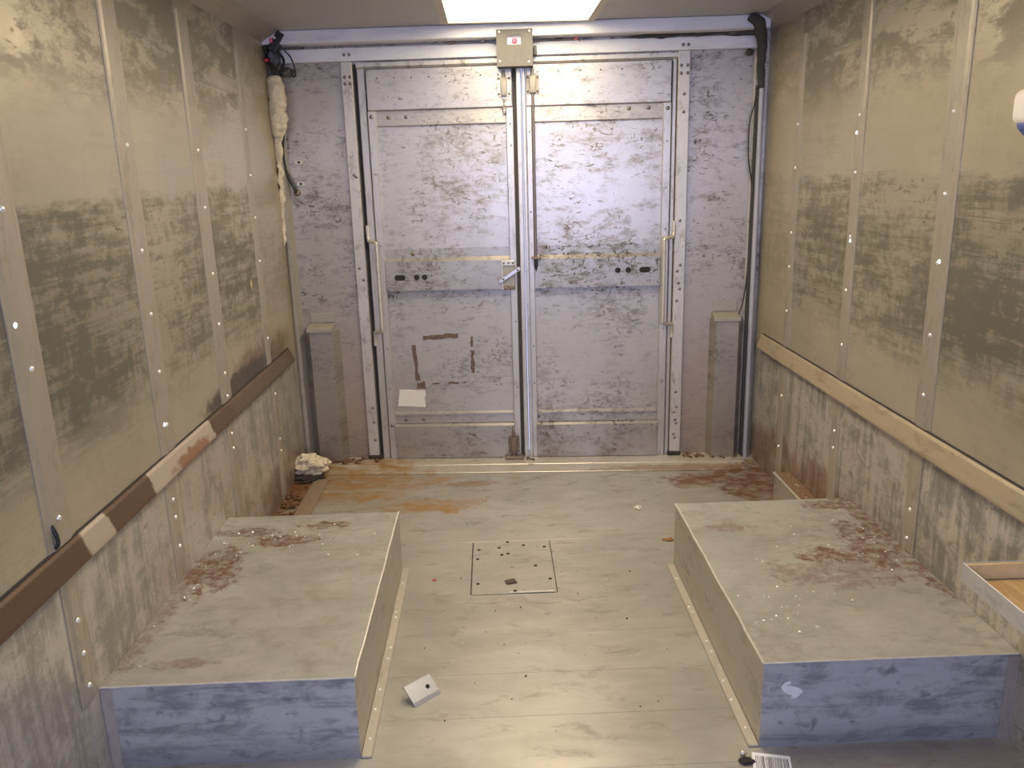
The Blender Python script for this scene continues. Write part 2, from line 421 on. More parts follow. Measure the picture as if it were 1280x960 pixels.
# rear wall, with the door opening
OX0, OX1, OZ = -.7195, .836, 2.015
bw = MB()
bw.prism([(XL-.09,0),(OX0,0),(OX0,OZ),(OX1,OZ),(OX1,0),(XR+.06,0),(XR+.06,ZC+.06),(XL-.09,ZC+.06)], 0, .045, 'y')
struct(bw.build('wall_back', m_bk, frame='B'))

# ------------------------------------------------------------------ rear wall trim (B frame: x along the wall, -y towards the camera)
def bbox_(name, x0, x1, d0, d1, z0, z1, mat, bev=.003):
    return struct(MB().box(x0, x1, -d1, -d0, z0, z1, bev).build(name, mat, frame='B'))
tr = [2]
def tname(): tr[0] += 1; return 'trim_%d' % tr[0]
hb = bbox_(tname(), -1.095, 1.212, 0, .030, 2.026, 2.086, m_head)
bm_ = bbox_(tname(), -1.115, 1.235, 0, .120, 2.098, 2.157, m_head, .004)
# lipped door head strip
struct(MB().prism([(-.02,2.018),(0.02,2.018),(.02,1.99),(-.008,1.99),(-.02,2.0)], -.70, .836, 'x').build(tname(), m_post, frame='B'))
lp = bbox_(tname(), -.774, -.719, 0, .026, .03, 2.026, m_post)
rp = bbox_(tname(), .836, .893, 0, .026, .03, 2.026, m_post)
for x0, x1 in ((-.699,-.661),(.8115,.832)):
    bbox_(tname(), x0, x1, -.02, .017, .012, 1.992, m_frame, .004)
struct(MB().box(-.735, -.64, .030, .044, .0, 2.02).box(.80, .85, .030, .044, 0, 2.02).build(tname(), m_gap, frame='B'))  # added dark filler behind the jambs: stops light leaks, stands for recess shade
# black blocks standing for the shaded cavities at the feet of the posts
for x0, x1 in ((-.777,-.700),(.826,.893)):
    bbox_(tname(), x0, x1, 0, .04, 0, .032, m_dirt_cavity, .004)
# bolts and rivets in the posts and header
bm1 = dot_mesh('bolt', m_bolt, (0,-1,0), .008, .005)
pts = [(-.755, -.026, z) for z in (1.955, 1.925)] + [(-.73, -.026, z) for z in (1.955,1.925)] + [(-.745,-.026,1.50),(-.735,-.026,1.49),(-.752,-.026,1.04),(-.735,-.026,.98),(-.735,-.026,.30),(-.735,-.026,.22),(-.735,-.026,.12)]
dots(bm1, lp, pts)
bm2 = bm1.copy(); COL.objects.link(bm2)
pts = [(.866,-.026,z) for z in (1.832,1.751)] + [(.85,-.026,1.96),(.88,-.026,1.96),(.85,-.026,1.925),(.88,-.026,1.925)] + [(.862+.008*math.sin(i*2.1),-.026,z) for i, z in enumerate((1.24,1.02,.99,.93,.90,.84,.36,.28,.25,.21,.19,.13,.11))]
dots(bm2, rp, pts)
bm3 = bm1.copy(); COL.objects.link(bm3)
dots(bm3, hb, [(-.75,-.030,2.055),(-.725,-.030,2.055),(.855,-.030,2.05),(.88,-.030,2.05)])

# corner channels at both ends of the rear wall
cl = MB()
cl.prism([(-1.118,-.035),(-1.105,-.045),(-1.088,-.045),(-1.080,-.012),(-1.075,0),(-1.14,0),(-1.14,-.035)], 0.0, 2.02, 'z')
struct(cl.build(tname(), m_cap, frame='B'))
cr = MB()
cr.prism([(1.198,0),(1.203,-.012),(1.222,-.012),(1.228,0)], 0.0, 2.02, 'z')
crs = struct(cr.build(tname(), m_post, frame='B'))
rv = dot_mesh('rivet', m_rivet, (0,-1,0), .006, .004)
dots(rv, crs, [(1.214,-.012,z) for z in (1.82,1.45,1.21,1.10,.93,.82,.56,.35,.15)])
# sill plates
m_sill = floor_mat('sill_metal', (0,0,0), 1.3)
sill = MB().box(-1.06, 1.21, -.135, .0, 0, .013, .003).build('door_sill', m_sill, frame='B', origin=(0,0,0))
MBs = MB().box(-.96, 1.19, -.235, -.136, 0, .007, .002).build('sill_strip', m_sill, sill)
tag(sill, 'pale aluminium sill plate along the foot of both doors', 'sill')
rv = dot_mesh('rivet', m_bolt, (0,0,1), .004, .002)
rv.location = (0,0,0)
dots(rv, sill, [(-.6+.135*i, -.045-.03*(i % 2), .013) for i in range(14)])

# ------------------------------------------------------------------ doors
def door(name, x0, x1, sl, sr, hinge_left):
    """sl, sr: inner edges of the left and right stiles"""
    org = ((x0+x1)/2, 0, .012)
    root = empty(name, org, 'B', kind='structure')
    off = org
    ms = back_mat(name+'_sheet', off, .8, (.47,.435,.40)); mp = back_mat(name+'_plate', off, .8, (.49,.455,.42))
    mr = back_mat(name+'_rail', off, 1.15, (.39,.365,.335))
    MB().box(x0, x1, -.004, .018, .013, 1.988).build('sheet', ms, root)
        # upper plate: full width, folded back below
    MB().prism([(-.004,1.985),(-.030,1.985),(-.030,1.800),(-.012,1.795),(-.004,1.795)], x0+.004, x1-.004 if hinge_left else x1-.004, 'x', .0015).build('top_plate', mp, root)
    MB().prism([(-.004,1.795),(-.012,1.795),(-.016,1.728),(-.010,1.722),(-.004,1.722)], sl, sr, 'x').build('upper_rail', ms, root)
    MB().prism([(-.004,1.132),(-.0075,1.132),(-.0075,1.085),(-.033,1.067),(-.033,.921),(-.0075,.917),(-.0075,.878),(-.004,.878)], sl, sr, 'x').build('middle_rail', mr, root)
    MB().prism([(-.004,.268),(-.022,.262),(-.022,.254),(-.012,.250),(-.012,.206),(-.004,.206)], sl, sr, 'x').build('lower_rail', ms, root)
    MB().prism([(-.004,.204),(-.022,.204),(-.036,.194),(-.036,.016),(-.004,.016)], sl if hinge_left else x0+.02, sr if hinge_left else sr, 'x').build('bottom_plate', mr, root)
    for a, b in ((x0, sl), (sr, x1)):
        MB().box(a, b, -.027, -.002, .013, 1.797, .003).build('stile', m_frame, root)
    return root
dl = door('door_1', -.657, .049, -.619, .014, True)
dr = door('door_2', .112, .808, .139, .769, False)
# meeting strips on the right leaf
for a, b, d in ((.066,.090,.040),(.0935,.111,.034)):
    MB().box(a, b, -d, .01, .014, 1.985, .004, 2).build('meeting_strip', m_frame, dr)
MB().box(.047, .068, -.012, .012, .012, 1.985).build('leaf_gap_shade', m_gap, dr)  # shade of the gap between the leaves, put in as a dark strip
MB().box(-.672, -.650, -.009, .02, .012, 1.985).build('hinge_gap', m_gap, dl)
MB().box(.808, .812, -.002, .02, .012, 1.985).build('hinge_gap', m_gap, dr)
bb = dot_mesh('bolt', m_bolt, (0,-1,0), .010, .006)
dots(bb, dl, [(-.559,-.013,1.765),(-.472,-.013,1.765),(-.640,-.027,1.770),(-.565,-.012,.226),(-.470,-.012,.228),(-.638,-.027,.20)])
b2 = bb.copy(); COL.objects.link(b2)
dots(b2, dr, [(.607,-.013,1.775),(.700,-.013,1.775),(.145,-.012,.235),(.79,-.027,1.77)])
sm = dot_mesh('rivet', m_bolt, (0,-1,0), .0045, .003)
dots(sm, dl, [(-.60+.083*i, -.030, 1.945) for i in range(8)] + [(-.637,-.027,z) for z in (1.5,1.15,.62,.40)] + [(.035,-.027,z) for z in (1.72,1.62,.75,.4)])
s2 = sm.copy(); COL.objects.link(s2)
dots(s2, dr, [(.17+.1*i, -.030, 1.952) for i in range(6)] + [(.79,-.027,z) for z in (1.62,1.4,1.2,.7,.42)] + [(.126,-.027,z) for z in (1.68,1.3,.62,.42)])
# slots and holes in the middle rails
def slot(root, cx, cz, w, h):
    m = MB(); n = 10; pts = []
    r = h/2; ww = max(w/2-r, 0)
    for k in range(n+1): a = -math.pi/2 + math.pi*k/n; pts.append((cx+ww+r*math.cos(a), cz+r*math.sin(a)))
    for k in range(n+1): a = math.pi/2 + math.pi*k/n; pts.append((cx-ww+r*math.cos(a), cz+r*math.sin(a)))
    if ww == 0: pts = [(cx+r*math.cos(2*math.pi*k/20), cz+r*math.sin(2*math.pi*k/20)) for k in range(20)]
    h_ = MB().prism(pts, -.0345, -.030, 'y').build('hole', m_hole, root)
    return h_
for cx, w in ((-.547,.056),(-.462,.028),(-.421,.028)): slot(dl, cx, .988, w, .028)
for cx, w in ((.557,.028),(.609,.028),(.692,.056)): slot(dr, cx, 1.002, w, .028)
MB().dome((-.478,-.0075,1.105), (0,-1,0), .011, .007).build('bolt', m_rust, dl, smooth=True)

# tape residue and paper on the left leaf
def residue(cx, cz, pts, label):
    m = MB().prism(pts, -.0062, -.0042, 'y').build('tape_residue', m_tape, frame='B', origin=(cx, -.0042, cz))
    tag(m, label, 'tape residue', 'tape marks on the left door')
def ragged(x0, x1, z0, z1, n=9, amp=.006, seed=1):
    rr = random.Random(seed); lng = (x1-x0) > (z1-z0); P = []
    if lng:
        for i in range(n): P.append((x0+(x1-x0)*i/(n-1), z0+rr.uniform(-amp,amp)))
        for i in range(n-1,-1,-1): P.append((x0+(x1-x0)*i/(n-1)+rr.uniform(-.003,.003), z1+rr.uniform(-amp,amp)))
    else:
        for i in range(n): P.append((x1+rr.uniform(-amp,amp), z0+(z1-z0)*i/(n-1)))
        for i in range(n-1,-1,-1): P.append((x0+rr.uniform(-amp,amp), z0+(z1-z0)*i/(n-1)))
    return P
residue(-.36,.655, [(p[0], p[1]+.012*(p[0]+.45)/.19) for p in ragged(-.452,-.268,.656,.680,10,.004,1)], 'upper horizontal strip of brown tape residue on left door')
residue(-.499,.44, [(p[0]+.012*(.63-p[1])/.2, p[1]) for p in ragged(-.512,-.493,.44,.632,10,.004,2)], 'left vertical strip of brown tape residue on left door')
residue(-.19,.47, [(p[0], p[1]) for p in ragged(-.206,-.186,.475,.598,9,.006,3)], 'right vertical strip of brown tape residue on left door')
residue(-.196,.61, ragged(-.204,-.188,.618,.672,6,.004,4), 'short stub of brown tape residue at top right of square')
residue(-.478,.40, ragged(-.498,-.452,.392,.430,7,.007,5), 'ragged brown tape scrap above the white paper')
for i,(a,b,c,d,l) in enumerate(((-.415,-.372,.418,.424,'thin dark fleck of tape left of square bottom centre'),(-.33,-.275,.418,.430,'dark fleck of tape at bottom centre of square'),(-.262,-.235,.424,.429,'tiny dark fleck of tape at bottom right of square'))):
    residue((a+b)/2, c, ragged(a,b,c,d,7,.003,10+i), l)
pp = MB().prism([(-.590,.392),(-.452,.386),(-.456,.372),(-.448,.366),(-.460,.350),(-.456,.292),(-.53,.298),(-.604,.301)], -.0060, -.0042, 'y').build('paper_sheet', m_paper, frame='B', origin=(-.52,-.0042,.29))
tag(pp, 'torn blank white paper label stuck low on the left door', 'paper')

# ------------------------------------------------------------------ door hardware (B frame)
def slide_bolt(cx, z0, z1, d, mat, label, cast, rod=None, keeper=None):
    root = empty('slide_bolt', (cx, -d, z0), 'B', label=label, cat='bolt', group='slide bolts of the rear doors')
    w = .030
    MB().box(cx-w, cx+w, -d-.004, -d, z0, z1, .0015).build('back_plate', mat, root)
    MB().box(cx-.0155, cx+.0155, -d-.024, -d-.003, z0+.004, z1-.006, .004, 2).build('barrel', cast, root, smooth=True)
    b = dot_mesh('screw', m_bolt, (0,-1,0), .006, .004)
    dots(b, root, [(cx+sx*.024, -d-.004, z) for sx in (-1,1) for z in (z0+.012, z1-.012)])
    MB().cyl((cx,-d-.014,z1-.01), (cx,-d-.014,z1+.024), .0085).build('bolt_tip', m_rust if mat is m_rust else cast, root, smooth=True)
    if rod: 
        MB().cyl((cx,-d-.014,rod), (cx,-d-.014,z0+.006), .0065).build('rod', m_bolt, root, smooth=True)
    return root
sbl = slide_bolt(.008, 1.844, 1.938, .030, m_strip, 'bright slide bolt at the top of the left door', m_cap)
MB().tube([(.008+.006*math.cos(a*1.9), -.044+.006*math.sin(a*1.9), 1.842-.0024*a) for a in range(28)], .0022, 5, smooth=False).build('spring', m_steel, sbl)
MB().box(.000,.016,-.048,-.030,1.765,1.80,.003).build('rod_end', m_bolt, sbl)
sbr = slide_bolt(.146, 1.852, 1.940, .030, m_cap, 'dull slide bolt at the top of the right door with long rod below', m_cap, rod=1.03)
MB().box(.124,.170,-.056,-.027,1.068,1.080,.002).build('rod_guide', m_rust, sbr)
MB().cyl((.146,-.044,1.075),(.146,-.044,1.035),.010).cyl((.146,-.044,1.035),(.146,-.044,1.012),.010,12,.003).build('rod_tip', m_black, sbr, smooth=True)
slb = slide_bolt(.010, .046, .136, .037, m_rust, 'rusty slide bolt at the foot of the left door', m_rust)
MB().box(-.036,.060,-.075,-.036,.013,.030,.003).build('keeper', m_rust, slb)
MB().cyl((.010,-.051,.050),(.010,-.051,.024),.011).build('shoot', m_rust, slb, smooth=True)
MB().cyl((.006,-.051,.158),(.006,-.051,.185),.003).build('pull_wire', m_rust, slb)

# centre latch
la = empty('door_latch', (.006, -.033, .918), 'B', label='rusty latch with slanted pale lever on the left door', cat='latch')
MB().box(-.026,.040,-.037,-.033,.918,1.064,.0015).build('recess', m_bolt, la)
MB().box(-.020,.036,-.0385,-.036,.938,1.036).build('back_plate', m_cap, la)
MB().box(-.026,.040,-.044,-.036,1.038,1.065,.002).build('top_lug', m_strip, la)
MB().box(-.024,.040,-.044,-.036,.916,.936,.002).build('bottom_lug', m_rust, la)
MB().box(-.028,-.021,-.046,-.033,.918,1.064,.001).build('side_lip', m_strip, la)
b = dot_mesh('screw', m_bolt, (0,-1,0), .006, .004)
dots(b, la, [(-.016,-.044,1.052),(.008,-.044,1.052),(.030,-.044,1.052),(-.012,-.044,.926),(.022,-.044,.926)])
L_ = Vector((.108,0,.070)); ang = math.atan2(.070,.108)
MB().box(-.064,.064,-.006,.0,-.0105,.0105,.003).xf(Matrix.Translation((.012,-.050,.992)) @ Matrix.Rotation(-ang, 4, 'Y')).build('lever', m_steel, la)
MB().box(-.034,.034,-.004,.0,-.010,.010,.002).xf(Matrix.Translation((.006,-.042,.985)) @ Matrix.Rotation(-ang, 4, 'Y')).build('pawl', m_bolt, la)
dots(dot_mesh('pivot', m_bolt, (0,-1,0), .006, .004), la, [(.053,-.056,1.018),(-.02,-.056,.972)])

# grab bars
def grab(sgn, x_in, x_out, z0, z1, label):
    """a long bent bar between two flattened ends on the post"""
    root = empty('grab_bar', (x_out, -.02, z0), 'B', label=label, cat='grab bar', group='grab bars beside the rear doors')
    MB().tube([(x_out,-.024,z1+.02),(x_out,-.028,z1-.022),(x_out-sgn*.008,-.045,z1-.036),(x_in+sgn*.012,-.075,z1-.040),(x_in,-.085,z1-.052),(x_in,-.087,z1-.09),(x_in,-.087,z0+.09),(x_in,-.085,z0+.052),(x_in+sgn*.012,-.075,z0+.040),(x_out-sgn*.008,-.045,z0+.036),(x_out,-.028,z0+.022),(x_out,-.024,z0-.02)], .009, 10).build('bar', m_strip, root, smooth=True)
    for z in (z1+.016, z0-.016):
        MB().box(x_out-.010, x_out+.010, -.030, -.016, z-.026, z+.026, .004).build('end_plate', m_strip, root)
    return root
grab(-1, -.645, -.696, .676, 1.212, 'pale bent grab bar left of the left door')
grab(1, .778, .833, .690, 1.198, 'pale bent grab bar right of the right door')

# cover box over the meeting of the doors
cb = empty('cover_box', (.068, -.03, 1.968), 'B', label='beige metal cover box above the meeting edges of the doors', cat='cover box')
m_cb = plain_metal('cover_box_metal', (.125,.118,.098), .6, .1, .2, (14,14,14))
t = bmesh.new(); q = MB()
ringplate(t, -.017, .150, 1.968, 2.128, .032, .096, 2.062, 2.103, 0, .095)
q._merge(t, Matrix.Translation((0,-.035,0)) @ Matrix.Rotation(R(90), 4, 'X'))
q.build('shell', m_cb, cb)
MB().box(.030,.098,-.105,-.098,2.060,2.105).build('switch_plate', flat('white_plate', (.85,.85,.86), .4), cb)
MB().dome((.066,-.105,2.080), (0,-1,0), .014, .010).build('lens', flat('pink_lens', (.75,.16,.24), .3), cb, smooth=True)
dots(dot_mesh('screw', m_rivet, (0,-1,0), .006, .004), cb, [(-.003,-.130,2.118),(.136,-.130,2.118),(-.003,-.130,1.99),(.132,-.130,1.985)])
MB().box(.152,.168,-.075,-.030,2.020,2.062,.004).build('side_plug', m_cb, cb)

# hinge housings low on each side panel
def housing(x0, x1, in_l, in_r, depth, z1, label, cz):
    root = empty('corner_housing', ((x0+x1)/2, 0, 0), 'B', label=label, cat='housing', group='boxed housings low on the rear wall')
    mm = back_mat('housing_face_%d' % (x0 > 0), (0,0,0), .9, (.36,.325,.285))
    MB().prism([(x0,0),(in_l,-depth),(in_r,-depth),(x1,0)], .0, z1, 'z', .002).build('cover', mm, root)
    MB().prism([(0,z1+.030),(-.006,z1+.030),(-depth-.010,z1+.012),(-depth-.010,z1-.006),(0,z1-.006)], in_l-.012, in_r+.006, 'x', .001).build('sloped_cap', m_cap, root)
    MB().box(in_l-.006, in_r+.002, -.007, 0, z1+.034, z1+.084, .002).build('top_plate', m_cap, root)
    return root
housing(-1.075, -.885, -1.028, -.910, .075, .728, 'boxed sheet metal housing left of the left door', 1)
housing(1.030, 1.200, 1.050, 1.164, .075, .745, 'boxed sheet metal housing right of the right door', 1)
# anchor clips
for z, l in ((1.568,'upper small metal clip on the left rear panel'),(1.464,'lower small metal clip on the left rear panel')):
    r_ = empty('anchor_clip', (-1.022,-.001,z-.011), 'B', label=l, cat='clip', group='small clips on the left rear panel')
    MB().box(-1.042,-1.002,-.007,0,z-.011,z+.011,.002).build('plate', m_strip, r_)
    MB().cyl((-1.020,-.0095,z),(-1.020,-.006,z),.006).build('hole', m_hole, r_)

# ------------------------------------------------------------------ side wall battens and rivets
def batten(x, sgn, y0, y1, z0, z1, h, rz, mat=m_rib, nm=None, rvm=m_rivet, ry=None):
    """hat section strip standing h proud of the side wall"""
    e = .010
    o = MB().prism([(x,y0-.012),(x+sgn*.003,y0-.012),(x+sgn*.003,y0),(x+sgn*h,y0+e),(x+sgn*h,y1-e),(x+sgn*.003,y1),(x+sgn*.003,y1+.012),(x,y1+.012)], z0, z1, 'z').build(nm or tname(), mat)
    struct(o)
    if rz:
        d = dot_mesh('rivet', rvm, (sgn,0,0), .0075, .0055)
        dots(d, o, [(x+sgn*h, (y0+y1)/2 if ry is None else ry, z) for z in rz])
    return o
RAILT = .672
batten(XL, 1, -.505, -.455, RAILT, 2.02, .006, (1.70,1.51,1.33,1.14,.79), ry=-.48)
batten(XL, 1, -1.150, -1.055, RAILT, 2.06, .006, (1.60,1.40,1.16,.97,.78,.69), ry=-1.10)
batten(XL, 1, -1.730, -1.640, RAILT, 2.09, .007, (1.60,1.30,1.11,.93,.76), ry=-1.685)
batten(XL, 1, -2.390, -2.300, RAILT, 2.09, .007, (1.45,1.10,.74), ry=-2.345)
batten(XL, 1, -2.990, -2.900, RAILT, 2.09, .007, (1.5,1.1,.74))
batten(XL, 1, -3.590, -3.500, RAILT, 2.09, .007, (1.5,1.1,.74))
batten(XR, -1, -.545, -.495, .685, 2.02, .006, (1.66,1.48,1.20,1.05,.85), ry=-.52)
batten(XR, -1, -1.150, -1.095, .685, 2.06, .006, (1.66,1.46,1.23,1.03,.82), ry=-1.12)
batten(XR, -1, -1.775, -1.700, .685, 2.09, .007, (1.63,1.40,1.20,.98,.79), ry=-1.735)
batten(XR, -1, -2.375, -2.300, .685, 2.09, .007, (1.5,1.1,.8))
batten(XR, -1, -2.975, -2.900, .685, 2.09, .007, (1.5,1.1,.8))
# lower strips
for y, zs in ((-2.345,(.47,.38,.29)),(-1.715,(.52,.46,.36)),(-1.105,(.54,.48)),(-.455,(.52,.30,.24))):
    batten(XL, 1, y-.028, y+.028, .245 if y < -1.25 else .0, .592, .007, zs)
for y, zs in ((-.52,(.45,.2)),(-1.115,(.47,.40)),(-1.725,(.40,.30)),(-2.345,(.4,.3))):
    batten(XR, -1, y-.026, y+.026, .256 if y < -1.25 else .0, .602, .006, zs)

m_pin = G('daylight_pinhole'); m_pin = m_pin.out((.8,.8,.8), .5, 0, None, emit=(.80,.88,1.0), es=4.0)
def pinhole(o, x, y, z, sgn):
    d = MB().dome((0,0,0), (sgn,0,0), .0065, .002).build('light_hole', m_pin, smooth=True)
    d.parent = o; d.location = (x, y, z); d['label'] = 'pinhole with daylight showing through'
def trim_near(x, y):
    return min((o for o in COL.objects if o.name.startswith('trim_') and o.type == 'MESH'), key=lambda o: sum(abs(a) for a in ((sum(v.co.x for v in o.data.vertices)/len(o.data.vertices))-x, (sum(v.co.y for v in o.data.vertices)/len(o.data.vertices))-y, (sum(v.co.z for v in o.data.vertices)/len(o.data.vertices)-1.35)*.5)))
for x, y, z, sg in ((XL+.007,-2.375,1.205,1),(XR-.006,-1.105,1.60,-1),(XR-.006,-1.122,1.215,-1),(XR-.007,-1.742,1.205,-1),(XL+.007,-1.70,.765,1)):
    pinhole(trim_near(x, y), x, y, z, sg)

# kick rails along both side walls
def rail_mat(name, side):
    g = G(name, (XL, -2.5, .600) if side < 0 else (XR, -2.5, .610))
    if side < 0:
        q = g.add(g.y, g.mul(g.sub(g.n((1,20,20),4,.6), .5), .05))
        br = g.mx(g.ss(q, -2.27,-2.285), g.mx(g.band(q,-2.146,-1.875,.006), g.ss(q,-1.345,-1.335)))
        c = g.mix(br, (.45,.385,.30), (.125,.077,.048))
        rs = g.blob((XL,-1.55,.615), (.2,.22,.03), .8, 20, 1)
        c = g.mix(g.mul(rs,.8), c, (.24,.10,.04))
        ol = g.ss(q, -1.10,-1.08)
        c = g.mix(g.mul(ol,.6), c, (.15,.108,.06))
    else:
        n = g.n((1,8,30),6,.65,.4)
        c = g.mix(g.mul(g.ss(n,.5,.7),.5), (.42,.345,.235), (.22,.17,.115))
    return g.out(c, .45, .35, g.n((1,6,30),4,.6), .1, .004)
def kick_rail(x, sgn, z0, z1, yend, mat, label):
    root = empty('kick_rail', (x, -2.5, z0), label=label, cat='rail', group='kick rails along the side walls')
    P = [(x, z1+.004), (x+sgn*.006, z1+.004), (x+sgn*.012, z1-.004), (x+sgn*.030, z0+.012), (x+sgn*.031, z0+.004), (x+sgn*.027, z0), (x+sgn*.004, z0-.010), (x, z0-.010)]
    MB().prism(P, -4.6, yend, 'y', .0012).build('rail', mat, root)
    h = z1-z0
    c = [(x+sgn*.001, z0+.004)] + [(x+sgn*.020*math.cos(a), z0+h*.45+(h*.42)*math.sin(a)) for a in [(-math.pi/2+math.pi*k/8) for k in range(1,8)]] + [(x+sgn*.001, z1-.008)]
    MB().prism(c, yend-.010, yend+.003, 'y').build('open_end', m_gap, root)
    MB().box(x, x+sgn*.003, -4.6, yend, z1+.004, z1+.010).build('top_shade_line', m_gap, root)  # thin shade above the rail, put in as a dark strip
    return root
kick_rail(XL, 1, .600, .662, -.13, rail_mat('rail_left', -1), 'brown rust stained kick rail along the left wall')
kick_rail(XR, -1, .610, .674, -.20, rail_mat('rail_right', 1), 'tan kick rail along the right wall')

# ------------------------------------------------------------------ wheel housings
def wheel_box(x_in, x_wall, y0, y1, h, side, label):
    org = ((x_in+x_wall)/2, (y0+y1)/2, 0)
    root = empty('wheel_housing', org, label=label, cat='wheel housing', group='wheel housings on the floor')
    a, b = min(x_in,x_wall), max(x_in,x_wall)
    T = .004
    mt = boxtop_mat('housing_top_%d' % (side > 0), org, side)
    mside = plain_metal('housing_side_%d' % (side > 0), (.46,.425,.365), .42, .45, .5, (1,7,26))
    mf = boxfront_mat('housing_front_%d' % (side > 0), org)
    MB().box(a, b, y0, y1, h-T, h, .0015).build('top_panel', mt, root)
    xi = (x_in-T, x_in) if side < 0 else (x_in, x_in+T)
    MB().box(xi[0], xi[1], y0+T, y1-T, 0, h-T).build('side_panel', mside, root)
    MB().box(a, b, y0, y0+T, 0, h-T).build('front_panel', mf, root)
    MB().box(a, b, y1-T, y1, 0, h-T).build('back_panel', mside, root)
    rr = random.Random(3+side)
    n = 14
    MB().tube([(x_in+rr.uniform(-.0015,.0015), y0+(y1-y0)*i/n, h-.001+rr.uniform(-.001,.0012)) for i in range(n+1)], .0035, 6, smooth=False).build('corner_seam', m_seam, root, smooth=True)
    MB().tube([(a+(b-a)*i/n, y0+rr.uniform(-.0008,.0008), h-.001) for i in range(n+1)], .0025, 6, smooth=False).build('front_seam', m_seam, root, smooth=True)
    return root
wl = wheel_box(-.466, XL, -2.291, -1.237, .2445, -1, 'left wheel housing with rusty worn top and blue grey front')
wr = wheel_box(.5936, XR, -2.312, -1.276, .2543, 1, 'right wheel housing strewn with glass crumbs, white patch on front')
# pale end flange on the left housing's front, rounded one on the right
MB().box(XL, XL+.028, -2.296, -2.290, .0, .238, .001).build('end_flange', m_frame, wl)
MB().prism([(XR,-2.316),(XR-.030,-2.316),(XR-.030,-2.312),(XR,-2.304)], 0, .248, 'z').build('end_flange', m_frame, wr)
# white paint patch
P = [(.642,.181),(.652,.195),(.665,.198),(.667,.190),(.655,.184),(.668,.184),(.690,.177),(.700,.167),(.690,.154),(.681,.146),(.670,.147),(.671,.156),(.660,.160),(.648,.168)]
pt = MB().prism(P, -2.3132, -2.3118, 'y').build('paint_patch', flat('white_paint', (.82,.80,.78), .6, var=.1), wr)

# flat bars on the floor beside the housings
m_bar = plain_metal('floor_bar', (.50,.46,.375), .42, .4, .45, (30,6,10), dark=(.24,.15,.08))
for x0, x1, y0, y1, l in ((-.4655,-.436,-2.295,-1.24,'riveted flat bar along the foot of the left wheel housing'),(.564,.5932,-2.312,-1.287,'riveted flat bar along the foot of the right wheel housing')):
    root = empty('floor_bar', ((x0+x1)/2,(y0+y1)/2,0), label=l, cat='flat bar', group='flat bars beside the wheel housings')
    MB().box(x0, x1, y0, y1, 0, .007, .002).build('bar', m_bar, root)
    dots(dot_mesh('rivet', m_rivet, (0,0,1), .0055, .004), root, [((x0+x1)/2+.004*math.sin(i*5), y0+.07+(y1-y0-.12)*(i+.5*math.sin(i*3))/8, .0062) for i in range(8)])

# ledge on the right and strip on the left between the housings and the rear wall
lg = empty('floor_ledge', (1.225,-.97,0), label='low rusty ledge along the right wall behind the right wheel housing', cat='ledge')
m_lt = plain_metal('ledge_top', (.24,.15,.09), .6, .2, .75, (22,22,22), dark=(.17,.07,.03))
MB().box(1.189, XR, -1.276, -.672, 0, .118, .002).build('body', m_frame, lg)
MB().box(1.186, XR, -1.276, -.668, .118, .126, .002).build('top', m_lt, lg)
MB().tube([(1.188,-1.276,.125),(1.188,-.670,.125)], .006, 8, smooth=False).build('edge', m_strip, lg, smooth=True)
fs = MB().box(-1.018, -.944, -1.237, -.25, 0, .010, .003).build('floor_strip', plain_metal('brown_strip', (.31,.235,.16), .5, .3, .5, (20,6,10), dark=(.2,.1,.05)), origin=(-.98,-.74,0))
tag(fs, 'brown flat strip on the floor behind the left wheel housing', 'strip')

# ------------------------------------------------------------------ floor hatch
ht = empty('floor_hatch', (-.032,-1.24,0), label='square access hatch plate set in the floor between the wheel housings', cat='hatch')
m_ht = floor_mat('hatch_metal', (-.032,-1.24,0))
MB().box(-.191,.124,-1.457,-1.03,-.012,.0025,.0015).build('plate', m_ht, ht)
for a in ((-.1955,-.191,-1.457,-1.03),(.124,.127,-1.457,-1.03),(-.191,.124,-1.460,-1.457)):
    MB().box(a[0],a[1],a[2],a[3],-.01,.0012).build('gap', m_gap, ht)
MB().box(-.05,.112,-1.458,-1.446,.0025,.0045,.001).build('edge_strip', m_strip, ht)
dots(dot_mesh('bolt_hole', m_dirt_cavity, (0,0,1), .0075, .003), ht, [(-.168,-1.10,.0025),(-.172,-1.18,.0025),(-.168,-1.38,.0025),(-.085,-1.085,.0025),(-.05,-1.035,.0025),(.015,-1.07,.0025),(.055,-1.25,.0025),(.10,-1.09,.0025),(.105,-1.36,.0025),(-.03,-1.445,.0045),(-.05,-1.14,.0025),(-.075,-1.15,.0025)])

# ------------------------------------------------------------------ loose things on the floor
m_brk = plain_metal('bracket_metal', (.60,.60,.62), .35, .7, .1)
br = empty('angle_bracket', (-.326,-2.030,0), label='small bent aluminium bracket with one hole lying on the floor', cat='bracket')
Mb = Matrix.Translation((-.326,-2.035,0)) @ Matrix.Rotation(R(41), 4, 'Z')
MB().prism([(-.034,.001),(-.026,.001),(-.022,.006),(.022,.036),(.026,.030),(.0285,.032),(.0235,.0405),(.020,.0405),(-.025,.010)], -.047, .047, 'x').xf(Mb).build('angle', m_brk, br)
nv = Vector((0,-.030,.045)).normalized()
MB().cyl(Vector((.020,-.004,.0222)), Vector((.020,-.004,.0222))+nv*.0035, .0065, 12).xf(Mb).build('hole', m_hole, br)
bc = empty('barcode_label', (.607,-2.375,0), label='white barcode label on the floor before the right wheel housing', cat='label')
Mc = Matrix.Translation((.607,-2.372,.0012)) @ Matrix.Rotation(R(-13), 4, 'Z')
MB().box(-.048,.048,-.030,.030,0,.0012).xf(Mc).build('sticker', flat('label_white', (.85,.83,.82), .5, var=.03), bc)
rr = random.Random(5); x = -.040; bars = MB()
